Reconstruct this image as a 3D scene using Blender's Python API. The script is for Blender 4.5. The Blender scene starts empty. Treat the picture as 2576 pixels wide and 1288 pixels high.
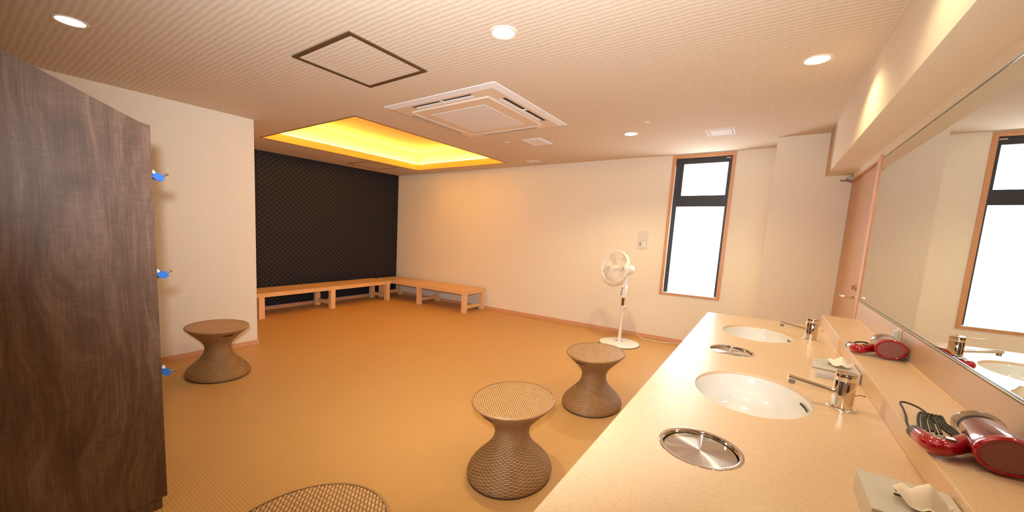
import bpy, bmesh, math, random
from mathutils import Vector, Matrix
random.seed(7)
PI = math.pi
sc = bpy.context.scene
C = sc.collection

# ------------------------------------------------------------------ camera, world, exposure
CAM_H = 1.35
F_PX, CX, CY = 1009.6, 1121.6, 703.7
RROWS = ((0.780, 0.624, 0.040), (0.106, -0.070, -0.992), (-0.616, 0.778, -0.121))
cam_d = bpy.data.cameras.new('camera')
cam = bpy.data.objects.new('camera', cam_d); C.objects.link(cam); sc.camera = cam
ax = Vector(RROWS[0]).normalized(); az = -Vector(RROWS[2]).normalized()
ay = az.cross(ax).normalized(); ax = ay.cross(az).normalized()
m = Matrix((ax, ay, az)).transposed().to_4x4(); m.translation = (0, 0, CAM_H)
cam.matrix_world = m
cam_d.sensor_fit = 'HORIZONTAL'; cam_d.sensor_width = 36.0
cam_d.lens = F_PX / 2576 * 36
cam_d.shift_x = (1288 - CX) / 2576
cam_d.shift_y = (CY - 644) / 2576
cam_d.clip_start = 0.02
w = bpy.data.worlds.new('world'); sc.world = w; w.use_nodes = True
w.node_tree.nodes['Background'].inputs[0].default_value = (0.75, 0.85, 1, 1)
w.node_tree.nodes['Background'].inputs[1].default_value = 1.0
sc.view_settings.view_transform = 'Standard'; sc.view_settings.look = 'None'
sc.view_settings.exposure = 0.0; sc.view_settings.gamma = 1.0
sc.view_settings.use_curve_mapping = False
sc.cycles.max_bounces = 8; sc.cycles.diffuse_bounces = 5; sc.cycles.glossy_bounces = 4
sc.cycles.sample_clamp_indirect = 0.0
sc.cycles.use_denoising = True

# main dimensions
ZC, YF, XD, XP, YP = 2.434, 5.973, -6.075, -4.39, 2.157
XS, ZS, XM, YM = 0.370, 2.024, 0.547, 3.937
ZT, ZB, ZH, XH, ZK, XK, YK = 1.944, 0.990, 0.858, 0.360, 0.788, -0.315, 3.80
XC, YC = -0.032, 5.417
XB, YB = 0.70, -2.2
SX, SY = 1.25, 1.45      # plan proportions of the round things in this room

WARM = (1.0, 0.86, 0.46)
def lamp(name, kind, loc, energy, color, **kw):
    l = bpy.data.lights.new(name, kind); l.energy = energy; l.color = color
    for k, v in kw.items(): setattr(l, k, v)
    o = bpy.data.objects.new(name, l); C.objects.link(o); o.location = loc
    return o
# the photographer's flash, fired beside the lens
flash = lamp('camera_flash', 'SPOT', (0.0, -0.06, 1.51), 560, (0.93, 0.97, 1.0), shadow_soft_size=0.045, spot_size=math.radians(112), spot_blend=1.0)
flash.rotation_euler = (Vector(RROWS[2]) + 0.08 * Vector(RROWS[0]) - 0.30 * Vector(RROWS[1])).to_track_quat('-Z', 'Y').to_euler()
DOWN = [(-3.19, 0.54), (-1.246, 1.992), (0.112, 3.283), (-1.24, 4.585), (0.112, 1.98), (-1.24, -0.6), (-3.19, 3.1), (0.112, 0.68)]
DOWN_SEEN = [True, True, True, True, False, False, False, False]
DOWN = [d for i, d in enumerate(DOWN) if i != 6]
DOWN_SEEN = DOWN_SEEN[:7]
DOWN_W = [8, 54, 22, 80, 13, 12, 3]  # the downlight behind the camera is unseen, added to light the room
for (x, y), wt in zip(DOWN, DOWN_W):
    lamp('downlight_beam', 'SPOT', (x, y, ZC - 0.012), wt, WARM, spot_size=math.radians(140), spot_blend=0.55, shadow_soft_size=0.045)

# ------------------------------------------------------------------ helpers
def lin(c):
    return tuple((v / 12.92 if v <= 0.04045 else ((v + 0.055) / 1.055) ** 2.4) for v in (x / 255 for x in c)) + (1,)

class NT:
    """tiny node helper"""
    def __init__(s, name):
        s.m = bpy.data.materials.new(name); s.m.use_nodes = True
        s.t = s.m.node_tree; s.b = s.t.nodes['Principled BSDF']
    def n(s, typ, **kw):
        nd = s.t.nodes.new(typ)
        for k, v in kw.items(): setattr(nd, k, v)
        return nd
    def l(s, a, b): s.t.links.new(a, b)
    def m_(s, op, a, b=None, c=None):
        nd = s.n('ShaderNodeMath', operation=op)
        for i, v in enumerate((a, b, c)):
            if v is None: continue
            if isinstance(v, (int, float)): nd.inputs[i].default_value = v
            else: s.l(v, nd.inputs[i])
        return nd.outputs[0]
    def noise(s, vec, scale, detail=2, rough=0.5, dist=0.0):
        nd = s.n('ShaderNodeTexNoise'); s.l(vec, nd.inputs['Vector'])
        nd.inputs['Scale'].default_value = scale; nd.inputs['Detail'].default_value = detail
        nd.inputs['Roughness'].default_value = rough; nd.inputs['Distortion'].default_value = dist
        return nd.outputs['Fac']
    def mapv(s, vec, scale=(1, 1, 1), rot=(0, 0, 0)):
        nd = s.n('ShaderNodeMapping'); s.l(vec, nd.inputs[0])
        nd.inputs['Scale'].default_value = scale; nd.inputs['Rotation'].default_value = rot
        return nd.outputs[0]
    def mix(s, f, a, b):
        nd = s.n('ShaderNodeMix', data_type='RGBA'); 
        if isinstance(f, (int, float)): nd.inputs[0].default_value = f
        else: s.l(f, nd.inputs[0])
        for i, v in ((6, a), (7, b)):
            if isinstance(v, tuple): nd.inputs[i].default_value = v
            else: s.l(v, nd.inputs[i])
        return nd.outputs[2]
    def ramp(s, f, stops):
        nd = s.n('ShaderNodeValToRGB'); s.l(f, nd.inputs[0]); e = nd.color_ramp.elements
        while len(e) < len(stops): e.new(0.5)
        for el, (p, c) in zip(e, stops): el.position = p; el.color = c
        return nd.outputs[0]
    def bump(s, h, strength=0.3, dist=0.002):
        nd = s.n('ShaderNodeBump'); s.l(h, nd.inputs['Height'])
        nd.inputs['Strength'].default_value = strength; nd.inputs['Distance'].default_value = dist
        s.l(nd.outputs[0], s.b.inputs['Normal'])
    def pos(s):
        return s.n('ShaderNodeNewGeometry').outputs['Position']
    def xyz(s, v):
        nd = s.n('ShaderNodeSeparateXYZ'); s.l(v, nd.inputs[0]); return nd.outputs
    def set(s, **kw):
        for k, v in kw.items(): s.b.inputs[k.replace('_', ' ')].default_value = v
        return s
    def col(s, c):
        if isinstance(c, tuple): s.b.inputs['Base Color'].default_value = c
        else: s.l(c, s.b.inputs['Base Color'])

def simple(name, rgb, rough=0.5, metal=0.0, **kw):
    k = NT(name); p = k.pos()
    n = k.noise(p, 60, 2)
    c = lin(rgb); d = tuple(x * 0.93 for x in c[:3]) + (1,)
    k.col(k.mix(n, d, c)); k.set(Roughness=rough, Metallic=metal, **kw)
    return k.m

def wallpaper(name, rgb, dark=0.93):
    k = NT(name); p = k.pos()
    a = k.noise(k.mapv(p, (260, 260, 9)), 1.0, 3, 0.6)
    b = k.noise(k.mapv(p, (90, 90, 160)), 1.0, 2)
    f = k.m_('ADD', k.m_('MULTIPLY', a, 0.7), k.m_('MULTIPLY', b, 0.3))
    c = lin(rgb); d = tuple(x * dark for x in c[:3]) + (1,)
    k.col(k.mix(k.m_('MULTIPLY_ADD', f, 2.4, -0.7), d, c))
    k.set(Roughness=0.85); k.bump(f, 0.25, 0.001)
    return k.m

M = {}
M['wall'] = wallpaper('beige_wallpaper', (239, 227, 208))
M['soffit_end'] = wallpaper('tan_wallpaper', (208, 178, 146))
# ceiling: paper with rippled rows
k = NT('rippled_ceiling_paper'); p = k.pos(); x, y, z = k.xyz(p)
wob = k.noise(k.mapv(p, (9, 5, 1)), 1.0, 2, 0.5)
ph = k.m_('ADD', k.m_('MULTIPLY', y, 2 * PI / 0.038), k.m_('MULTIPLY', wob, 5.0))
s1 = k.m_('SINE', ph)
bead = k.m_('SINE', k.m_('ADD', k.m_('MULTIPLY', x, 2 * PI / 0.045), k.m_('MULTIPLY', wob, 4.0)))
f = k.m_('ADD', k.m_('MULTIPLY', s1, 0.36), k.m_('MULTIPLY', bead, 0.05))
f = k.m_('ADD', f, 0.5)
k.col(k.mix(f, lin((208, 190, 168)), lin((226, 211, 193)))); k.set(Roughness=0.9); k.bump(f, 0.3, 0.003)
M['ceiling'] = k.m
# floor: woven vinyl matting
k = NT('woven_tan_floor'); p = k.pos(); x, y, z = k.xyz(p)
r = k.m_('SINE', k.m_('MULTIPLY', y, 2 * PI / 0.0165))
q = k.m_('SINE', k.m_('MULTIPLY', x, 2 * PI / 0.016))
n1 = k.noise(k.mapv(p, (60, 140, 1)), 1.0, 3, 0.6)
f = k.m_('ADD', k.m_('MULTIPLY', r, 0.2), k.m_('MULTIPLY', q, 0.12))
f = k.m_('ADD', k.m_('ADD', f, 0.5), k.m_('MULTIPLY_ADD', n1, 0.5, -0.25))
k.col(k.mix(f, lin((188, 137, 78)), lin((214, 169, 108)))); k.set(Roughness=0.5, Specular_IOR_Level=0.35); k.bump(f, 0.25, 0.002)
M['floor'] = k.m
# dark patterned wallpaper of the alcove
k = NT('dark_lattice_wallpaper'); p = k.pos(); x, y, z = k.xyz(p)
u = k.m_('MULTIPLY', y, PI / 0.052); v = k.m_('MULTIPLY', z, PI / 0.036)
a = k.m_('SINE', k.m_('ADD', u, v)); b = k.m_('SINE', k.m_('SUBTRACT', u, v))
lat = k.m_('MULTIPLY', k.m_('COSINE', k.m_('MULTIPLY', y, 2 * PI / 0.095)), k.m_('COSINE', k.m_('MULTIPLY', z, 2 * PI / 0.076)))
lat = k.m_('MULTIPLY_ADD', lat, 0.5, 0.5)
nn = k.noise(p, 40, 3)
lat = k.m_('MULTIPLY', lat, k.m_('MULTIPLY_ADD', nn, 0.7, 0.65))
k.col(k.ramp(lat, [(0.1, lin((18, 18, 26))), (0.5, lin((29, 30, 38))), (0.95, lin((52, 52, 62)))])); k.set(Roughness=0.6, Specular_IOR_Level=0.3); k.bump(lat, 0.2, 0.002)
M['dark_wall'] = k.m
def wood(name, c1, c2, rough=0.4, stretch=(30, 30, 1.6), dist=1.2, spec=0.5):
    k = NT(name); p = k.pos()
    a = k.noise(k.mapv(p, stretch), 1.0, 5, 0.6, dist)
    b = k.noise(k.mapv(p, tuple(s * 4 for s in stretch)), 1.0, 3, 0.6)
    f = k.m_('ADD', k.m_('MULTIPLY', a, 0.75), k.m_('MULTIPLY', b, 0.25))
    k.col(k.ramp(f, [(0.3, lin(c1)), (0.7, lin(c2))])); k.set(Roughness=rough, Specular_IOR_Level=spec); k.bump(f, 0.1, 0.001)
    return k.m
M['oak_trim'] = wood('orange_wood_trim', (196, 134, 86), (216, 160, 112), 0.4, (20, 20, 3))
M['door_wood'] = wood('door_wood', (182, 130, 80), (198, 146, 96), 0.35, (25, 25, 1.5))
M['base_wood'] = wood('baseboard_wood', (208, 150, 112), (222, 166, 128), 0.5, (3, 3, 30))
M['bench_wood_x'] = wood('pale_pine_lengthwise', (222, 172, 116), (240, 196, 144), 0.45, (2.5, 40, 40))
M['bench_wood_y'] = wood('pale_pine_crosswise', (222, 172, 116), (240, 196, 144), 0.45, (40, 2.5, 40))
M['bench_wood_z'] = wood('pale_pine_upright', (228, 180, 132), (242, 200, 156), 0.45, (40, 40, 2.5))
# walnut laminate
k = NT('walnut_laminate'); p = k.pos()
warp = k.noise(k.mapv(p, (1, 3.2, 1.1)), 1.0, 2)
yy = k.m_('MULTIPLY_ADD', warp, 1.3, k.m_('MULTIPLY', k.xyz(p)[1], 3.0))
cmb = k.n('ShaderNodeCombineXYZ'); k.l(k.m_('MULTIPLY', k.xyz(p)[0], 3.0), cmb.inputs[0]); k.l(yy, cmb.inputs[1]); k.l(k.m_('MULTIPLY', k.xyz(p)[2], 0.35), cmb.inputs[2])
a = k.noise(cmb.outputs[0], 9.0, 6, 0.62)
fine = k.noise(k.mapv(p, (60, 260, 6)), 1.0, 3, 0.6)
curl = k.noise(k.mapv(p, (10, 26, 85)), 1.0, 3, 0.6, 0.8)
f = k.m_('ADD', k.m_('MULTIPLY', a, 0.55), k.m_('ADD', k.m_('MULTIPLY', fine, 0.28), k.m_('MULTIPLY', curl, 0.17)))
k.col(k.ramp(f, [(0.34, lin((74, 50, 35))), (0.5, lin((100, 72, 56))), (0.68, lin((134, 103, 87)))]))
k.set(Roughness=0.4, Specular_IOR_Level=0.6); k.bump(f, 0.12, 0.001)
M['walnut'] = k.m
# rattan weave from UV (u: rib number, v: strand number)
def weave(name, c1, c2, c3, top=False):
    k = NT(name)
    if not top:
        uv = k.n('ShaderNodeUVMap').outputs[0]; u, v, _ = k.xyz(uv)
        row = k.m_('FLOOR', v); par = k.m_('MODULO', row, 2.0)
        hr = k.m_('SINE', k.m_('MULTIPLY', k.m_('FRACT', v), PI))
        over = k.m_('COSINE', k.m_('MULTIPLY', k.m_('ADD', u, par), PI))
        over = k.m_('MULTIPLY_ADD', over, 0.5, 0.5)
        h = k.m_('MULTIPLY', k.m_('POWER', hr, 0.6), k.m_('MULTIPLY_ADD', over, 0.65, 0.35))
    else:
        tc = k.n('ShaderNodeTexCoord').outputs['Object']
        q = k.mapv(tc, (1, 1, 1), (0, 0, 0.72)); x, y, z = k.xyz(q)
        u = k.m_('MULTIPLY', x, 10.5); v = k.m_('MULTIPLY', y, 21.0)
        par = k.m_('MODULO', k.m_('ABSOLUTE', k.m_('FLOOR', v)), 2.0)
        hr = k.m_('ABSOLUTE', k.m_('SINE', k.m_('MULTIPLY', v, PI)))
        over = k.m_('ABSOLUTE', k.m_('SINE', k.m_('MULTIPLY', k.m_('ADD', u, k.m_('MULTIPLY', par, 0.5)), PI)))
        h = k.m_('MULTIPLY', k.m_('POWER', hr, 0.6), k.m_('MULTIPLY_ADD', over, 0.7, 0.3))
    g = k.noise(k.pos(), 25, 3)
    hh = k.m_('MULTIPLY', h, k.m_('MULTIPLY_ADD', g, 0.5, 0.75))
    k.col(k.ramp(hh, [(0.05, lin(c1)), (0.45, lin(c2)), (1.0, lin(c3))]))
    k.set(Roughness=0.42, Specular_IOR_Level=0.5); k.bump(h, 0.9, 0.004)
    return k.m
M['rattan_side'] = weave('woven_rattan_side', (76, 48, 22), (150, 106, 62), (200, 154, 106))
M['rattan_top'] = weave('woven_rattan_seat', (100, 64, 32), (180, 130, 78), (216, 170, 114), True)
k = NT('wound_rattan_rim'); k.col(k.mix(k.noise(k.pos(), 220, 2), lin((134, 92, 52)), lin((196, 150, 102)))); k.set(Roughness=0.45); k.bump(k.noise(k.pos(), 220, 2), 0.5, 0.002); M['rattan_rim'] = k.m
# stone-look worktop
k = NT('beige_solid_surface'); p = k.pos()
n1 = k.noise(p, 260, 2, 0.7); n2 = k.noise(p, 120, 2, 0.6)
f = k.m_('ADD', k.m_('MULTIPLY', n1, 0.6), k.m_('MULTIPLY', n2, 0.4))
k.col(k.ramp(f, [(0.28, lin((194, 160, 124))), (0.42, lin((222, 188, 152))), (0.62, lin((230, 199, 164)))]))
k.set(Roughness=0.3, Specular_IOR_Level=0.42)
M['worktop'] = k.m
M['ceramic'] = simple('white_ceramic', (228, 222, 214), 0.12)
M['white_metal'] = simple('painted_white_metal', (226, 214, 204), 0.45)
M['panel_white'] = simple('white_plastic_panel', (232, 214, 194), 0.5)
M['panel_grey'] = simple('grey_filter_mesh', (234, 232, 232), 0.7)
M['vent_white'] = simple('vent_white_plastic', (232, 228, 228), 0.5)
M['white_plastic'] = simple('fan_white_plastic', (246, 238, 228), 0.35)
M['bronze'] = simple('bronze_metal_frame', (104, 78, 50), 0.5, 0.3)
M['thin_frame'] = simple('tan_hatch_frame', (168, 124, 82), 0.5, 0.2)
M['slot_dark'] = simple('dark_louvre_recess', (66, 50, 40), 0.8)
M['sash'] = simple('black_window_frame', (44, 42, 46), 0.45)
M['chrome'] = simple('polished_chrome', (238, 228, 218), 0.07, 1.0)
M['brown_metal'] = simple('bronze_pole_metal', (158, 112, 66), 0.25, 0.9)
M['grey_metal'] = simple('grey_brushed_metal', (150, 140, 130), 0.4, 0.8)
M['blue'] = simple('blue_plastic', (50, 112, 208), 0.4)
M['white_tag'] = simple('white_plastic_tag', (230, 228, 224), 0.5)
M['dark_rubber'] = simple('dark_rubber', (40, 34, 30), 0.6)
M['cord'] = simple('black_cord', (26, 20, 18), 0.45)
M['grey_plastic'] = simple('dark_grey_plastic', (78, 74, 72), 0.5)
M['box_grey'] = simple('pale_grey_acrylic', (214, 206, 196), 0.35)
M['tissue'] = simple('white_tissue_paper', (250, 236, 218), 0.9)
M['floor_line'] = simple('grey_hatch_joint', (168, 148, 124), 0.5, 0.3)
M['outlet'] = simple('ivory_switch_plate', (226, 214, 200), 0.5)
M['red'] = simple('glossy_crimson_plastic', (176, 8, 34), 0.12, 0.15, Coat_Weight=0.6)
M['red_dark'] = simple('dark_red_plastic', (120, 20, 32), 0.15, 0.3, Coat_Weight=0.5)
M['caulk'] = simple('pale_caulk', (246, 214, 176), 0.5)
M['backsplash'] = simple('beige_backsplash_panel', (204, 172, 142), 0.35)
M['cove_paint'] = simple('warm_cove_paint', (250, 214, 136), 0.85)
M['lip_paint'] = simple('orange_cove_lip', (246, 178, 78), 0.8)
M['edge'] = simple('mirror_edge', (60, 84, 92), 0.15, 0.5)
M['bevel'] = simple('mirror_bevel_white', (225, 232, 226), 0.2, 0.2)
M['amber'] = simple('transparent_grey_plastic', (120, 100, 90), 0.1, 0.3)
M['smoke'] = simple('clear_smoky_plastic', (96, 78, 68), 0.08, 0.2, Alpha=0.45)
k = NT('mirror_glass'); k.col((0.74, 0.78, 0.75, 1)); k.set(Metallic=1.0, Roughness=0.0); M['mirror'] = k.m
k = NT('clear_fan_grille'); k.col(lin((250, 244, 238))); k.set(Roughness=0.4); M['grille'] = k.m
k = NT('translucent_blade'); k.col(lin((232, 224, 216))); k.set(Roughness=0.25, Alpha=0.62); M['blade'] = k.m
k = NT('turned_stainless'); tg = k.n('ShaderNodeTangent', direction_type='RADIAL', axis='Z')
k.l(tg.outputs[0], k.b.inputs['Tangent']); k.col((0.62, 0.56, 0.5, 1))
k.set(Metallic=1.0, Roughness=0.2, Anisotropic=0.97, Anisotropic_Rotation=0.25); M['turned'] = k.m
k = NT('dryer_mesh_grille'); tc = k.n('ShaderNodeTexCoord').outputs['Object']; x, y, z = k.xyz(tc)
a = k.m_('SINE', k.m_('MULTIPLY', x, 2 * PI / 0.0075)); b = k.m_('SINE', k.m_('MULTIPLY', z, 2 * PI / 0.0065))
f = k.m_('MULTIPLY_ADD', k.m_('MULTIPLY', a, b), 0.5, 0.5)
k.col(k.ramp(f, [(0.5, lin((136, 104, 94))), (0.8, lin((170, 30, 48)))])); k.set(Roughness=0.35); k.bump(f, 0.5, 0.002); M['dryer_mesh'] = k.m
def emit(name, rgb, s):
    k = NT(name); k.t.nodes.remove(k.b)
    e = k.n('ShaderNodeEmission'); e.inputs[0].default_value = rgb + (1,); e.inputs[1].default_value = s
    k.l(e.outputs[0], k.t.nodes['Material Output'].inputs[0]); return k.m
M['bulb'] = emit('lit_downlight', (1.0, 0.85, 0.62), 9.0)
M['led'] = emit('amber_led_strip', (1.0, 0.80, 0.24), 44.0)
M['pane'] = emit('frosted_daylit_glass', (0.93, 0.97, 1.0), 8.0)

class MB:
    def __init__(s): s.v = []; s.f = []; s.uv = None
    def add(s, vs, fs):
        o = len(s.v); s.v += [tuple(v) for v in vs]; s.f += [tuple(i + o for i in f) for f in fs]; return s
    def box(s, x0, x1, y0, y1, z0, z1, b=0.0):
        if b <= 0:
            vs = [(x, y, z) for z in (z0, z1) for y in (y0, y1) for x in (x0, x1)]
            return s.add(vs, [(0, 2, 3, 1), (4, 5, 7, 6), (0, 1, 5, 4), (2, 6, 7, 3), (0, 4, 6, 2), (1, 3, 7, 5)])
        bm = bmesh.new(); bmesh.ops.create_cube(bm, size=1.0)
        for v in bm.verts:
            v.co = Vector(((x0 + x1) / 2 + v.co.x * (x1 - x0), (y0 + y1) / 2 + v.co.y * (y1 - y0), (z0 + z1) / 2 + v.co.z * (z1 - z0)))
        bmesh.ops.bevel(bm, geom=bm.edges[:], offset=b, segments=2, affect='EDGES', profile=0.6)
        bm.verts.index_update()
        s.add([v.co[:] for v in bm.verts], [[v.index for v in f.verts] for f in bm.faces]); bm.free(); return s
    def lathe(s, prof, n=48, cx=0, cy=0, kx=1.0, ky=1.0, close=False):
        """prof: list of (r, z)"""
        vs = []; fs = []; N = len(prof)
        for r, z in prof:
            for i in range(n):
                a = 2 * PI * i / n; vs.append((cx + kx * r * math.cos(a), cy + ky * r * math.sin(a), z))
        for j in range(N - 1):
            for i in range(n):
                i2 = (i + 1) % n; fs.append((j * n + i, j * n + i2, (j + 1) * n + i2, (j + 1) * n + i))
        if prof[0][0] > 1e-4 and close: fs.append(tuple(range(n - 1, -1, -1)))
        if prof[-1][0] > 1e-4 and close: fs.append(tuple((N - 1) * n + i for i in range(n)))
        return s.add(vs, fs)
    def tube(s, pts, r, n=10, kx=1.0, ky=1.0, cap=True):
        pts = [Vector(p) for p in pts]; rs = r if isinstance(r, (list, tuple)) else [r] * len(pts)
        vs = []; fs = []; up = None
        for i, p in enumerate(pts):
            d = (pts[min(i + 1, len(pts) - 1)] - pts[max(i - 1, 0)]).normalized()
            if up is None: up = Vector((0, 0, 1)) if abs(d.z) < 0.9 else Vector((1, 0, 0))
            a = d.cross(up).normalized(); b = a.cross(d).normalized(); up = b
            for j in range(n):
                t = 2 * PI * j / n; o = (a * math.cos(t) + b * math.sin(t)) * rs[i]
                vs.append((p.x + o.x * kx, p.y + o.y * ky, p.z + o.z))
        for i in range(len(pts) - 1):
            for j in range(n):
                j2 = (j + 1) % n; fs.append((i * n + j, i * n + j2, (i + 1) * n + j2, (i + 1) * n + j))
        if cap: fs += [tuple(range(n - 1, -1, -1)), tuple((len(pts) - 1) * n + j for j in range(n))]
        return s.add(vs, fs)
    def prism(s, poly, axis, a, b):
        """poly in the two other axes, extruded a..b along axis"""
        n = len(poly); vs = []
        for t in (a, b):
            for p, q in poly:
                vs.append({'x': (t, p, q), 'y': (p, t, q), 'z': (p, q, t)}[axis])
        fs = [tuple(range(n)), tuple(range(2 * n - 1, n - 1, -1))] + [(i, (i + 1) % n + 0, (i + 1) % n + n, i + n) for i in range(n)]
        return s.add(vs, fs)
    def xf(s, fn): s.v = [tuple(fn(Vector(v))) for v in s.v]; return s
    def build(s, name, mat, parent=None, smooth=False, loc=None, **props):
        me = bpy.data.meshes.new(name); me.from_pydata(s.v, [], s.f)
        me.materials.append(M[mat] if isinstance(mat, str) else mat)
        bm = bmesh.new(); bm.from_mesh(me); bmesh.ops.recalc_face_normals(bm, faces=bm.faces[:]); bm.to_mesh(me); bm.free()
        if smooth:
            me.shade_smooth()
            try: me.set_sharp_from_angle(angle=math.radians(38))
            except Exception: pass
        o = bpy.data.objects.new(name, me); C.objects.link(o)
        if parent: o.parent = parent
        if loc: o.location = loc
        for a, b in props.items(): o[a] = b
        return o
def catmull(pts, k=6):
    P = [Vector(p) for p in pts]; P = [P[0] * 2 - P[1]] + P + [P[-1] * 2 - P[-2]]; out = []
    for i in range(1, len(P) - 2):
        for j in range(k):
            t = j / k; a, b, c, d = P[i - 1:i + 3]
            out.append(0.5 * ((2 * b) + (c - a) * t + (2 * a - 5 * b + 4 * c - d) * t * t + (3 * b - a - 3 * c + d) * t ** 3))
    out.append(P[-2]); return out
def thing(name, label, cat, loc=(0, 0, 0), group=None):
    o = bpy.data.objects.new(name, None); C.objects.link(o); o.location = loc; o.empty_display_size = 0.05
    o['label'] = label; o['category'] = cat
    if group: o['group'] = group
    return o
def copy_thing(root, loc, label, scale=None):
    r = root.copy(); C.objects.link(r); r.location = loc; r['label'] = label
    if scale: r.scale = scale
    for ch in list(root.children):
        c = ch.copy(); C.objects.link(c); c.parent = r
        for g in list(ch.children):
            d = g.copy(); C.objects.link(d); d.parent = c
    return r
def struct(o): o['kind'] = 'structure'; return o

# ------------------------------------------------------------------ room shell
struct(MB().box(XD - 0.15, XB, YB - 0.1, YF + 0.3, -0.1, 0).build('floor', 'floor'))
# ceiling with the light cove opening
A3, A4, B3, B4 = -5.158, -3.294, 2.621, 5.550
c = MB()
c.box(XD - 0.15, A3, YB - 0.1, YF + 0.3, ZC, ZC + 0.10)
c.box(A4, XB, YB - 0.1, YF + 0.3, ZC, ZC + 0.10)
c.box(A3, A4, YB - 0.1, B3, ZC, ZC + 0.10)
c.box(A3, A4, B4, YF + 0.3, ZC, ZC + 0.10)
ceil_o = struct(c.build('ceiling', 'ceiling'))
def ring(mb, x0, x1, y0, y1, z0, z1, t):
    mb.box(x0 - t, x0, y0 - t, y1 + t, z0, z1); mb.box(x1, x1 + t, y0 - t, y1 + t, z0, z1)
    mb.box(x0, x1, y0 - t, y0, z0, z1); mb.box(x0, x1, y1, y1 + t, z0, z1); return mb
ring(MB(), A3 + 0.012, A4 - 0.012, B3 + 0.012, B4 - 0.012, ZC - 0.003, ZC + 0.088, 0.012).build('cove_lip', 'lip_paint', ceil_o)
ring(MB(), A3 + 0.011, A4 - 0.011, B3 + 0.011, B4 - 0.011, ZC - 0.005, ZC - 0.001, 0.02).build('cove_edge_trim', 'thin_frame', ceil_o)
G = 0.16
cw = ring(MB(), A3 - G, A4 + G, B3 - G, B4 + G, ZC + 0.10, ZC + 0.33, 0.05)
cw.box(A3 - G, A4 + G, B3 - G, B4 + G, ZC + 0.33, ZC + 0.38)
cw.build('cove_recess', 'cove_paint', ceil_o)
ring(MB(), A3 - 0.075, A4 + 0.075, B3 - 0.075, B4 + 0.075, ZC + 0.104, ZC + 0.118, 0.025).build('led_strip', 'led', ceil_o)

WX0, WX1, WZ0, WZ1 = -1.055, -0.412, 0.640, 2.412
wf = MB(); Y0, Y1 = YF, YF + 0.22
wf.box(XD - 0.15, WX0, Y0, Y1, 0, ZC); wf.box(WX1, XB, Y0, Y1, 0, ZC)
wf.box(WX0, WX1, Y0, Y1, 0, WZ0); wf.box(WX0, WX1, Y0, Y1, WZ1, ZC)
struct(wf.build('wall_far', 'wall'))
struct(MB().box(XD - 0.15, XD, YP, YF, 0, ZC).build('wall_alcove', 'dark_wall'))
struct(MB().box(XP - 0.10, XP, YB, YP, 0, ZC).build('wall_left', 'wall'))
struct(MB().box(XD, XP - 0.10, YP - 0.1, YP, 0, ZC).build('wall_alcove_side', 'wall'))
struct(MB().box(XP, XB, YB - 0.1, YB, 0, ZC).build('wall_back', 'wall'))
DY0, DY1, DZ = 4.05, YC, 1.958
wr = MB(); wr.box(XM, XB, YB, DY0, 0, ZC); wr.box(XM, XB, DY0, DY1, DZ, ZC); wr.box(XM, XB, DY1, YF, 0, ZC)
struct(wr.build('wall_right', 'wall'))
struct(MB().box(XC, XM, YC, YF, 0, ZC).build('wall_column', 'wall'))
so = struct(MB().box(XS, XM, YB, YC, ZS, ZC).build('trim_1', 'wall'))
so['label'] = 'boxed-in soffit running above the mirror'
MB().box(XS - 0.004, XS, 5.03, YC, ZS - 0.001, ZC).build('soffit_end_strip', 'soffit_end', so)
struct(MB().box(XS - 0.006, XS - 0.001, YB, 5.0, ZC - 0.008, ZC).build('trim_2', 'wall'))
# baseboards
struct(MB().box(XD, XC, YF - 0.012, YF, 0, 0.052).build('baseboard_far', 'base_wood'))
struct(MB().box(XD, XD + 0.012, YP, YF - 0.012, 0, 0.055).build('baseboard_alcove', 'base_wood'))
bl = MB(); bl.box(XP, XP + 0.012, YB, YP + 0.012, 0, 0.045); bl.box(XP - 0.1, XP, YP, YP + 0.012, 0, 0.045)
struct(bl.build('baseboard_left', 'base_wood'))
bc = MB(); bc.box(XC - 0.012, XC, YC - 0.012, YF - 0.012, 0, 0.052); bc.box(XC, XM, YC - 0.012, YC, 0, 0.052)
struct(bc.build('baseboard_column', 'base_wood'))

# window
win = struct(MB().box(WX0 + 0.012, WX1 - 0.012, YF + 0.060, YF + 0.085, 1.80, 1.90).build('window_1', 'sash'))
def part(mb, name, mat, parent, **k): return mb.build(name, mat, parent, **k)
t = MB()
for x0, x1, z0, z1 in ((WX0 - 0.014, WX0 + 0.022, WZ0 - 0.014, WZ1 + 0.014), (WX1 - 0.022, WX1 + 0.014, WZ0 - 0.014, WZ1 + 0.014),
                       (WX0 + 0.022, WX1 - 0.022, WZ1 - 0.022, WZ1 + 0.014), (WX0 + 0.022, WX1 - 0.022, WZ0 - 0.014, WZ0 + 0.010)):
    t.box(x0, x1, YF - 0.012, YF + 0.055, z0, z1)
t.build('window_casing', 'oak_trim', win)
fr = MB(); fy0, fy1 = YF + 0.055, YF + 0.10
fr.box(-1.045, -0.985, fy0, fy1, 0.655, 2.39); fr.box(-0.462, -0.425, fy0, fy1, 0.655, 2.39)
fr.box(-0.985, -0.462, fy0, fy1, 2.318, 2.39)
fr.build('window_frame', 'sash', win)
up = MB(); up.box(-0.985, -0.945, fy0 + .005, fy1, 1.90, 2.318); up.box(-0.474, -0.462, fy0 + .005, fy1, 1.90, 2.318); up.box(-0.985, -0.462, fy0 + .004, fy1, 1.782, 1.922)
up.build('upper_sash', 'sash', win)
MB().box(-0.945, -0.474, fy0 + 0.022, fy0 + 0.03, 1.922, 2.318).build('upper_pane', 'pane', win)
MB().box(-0.985, -0.462, fy0 + 0.022, fy0 + 0.03, 0.655, 1.782).build('lower_pane', 'pane', win)
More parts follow.
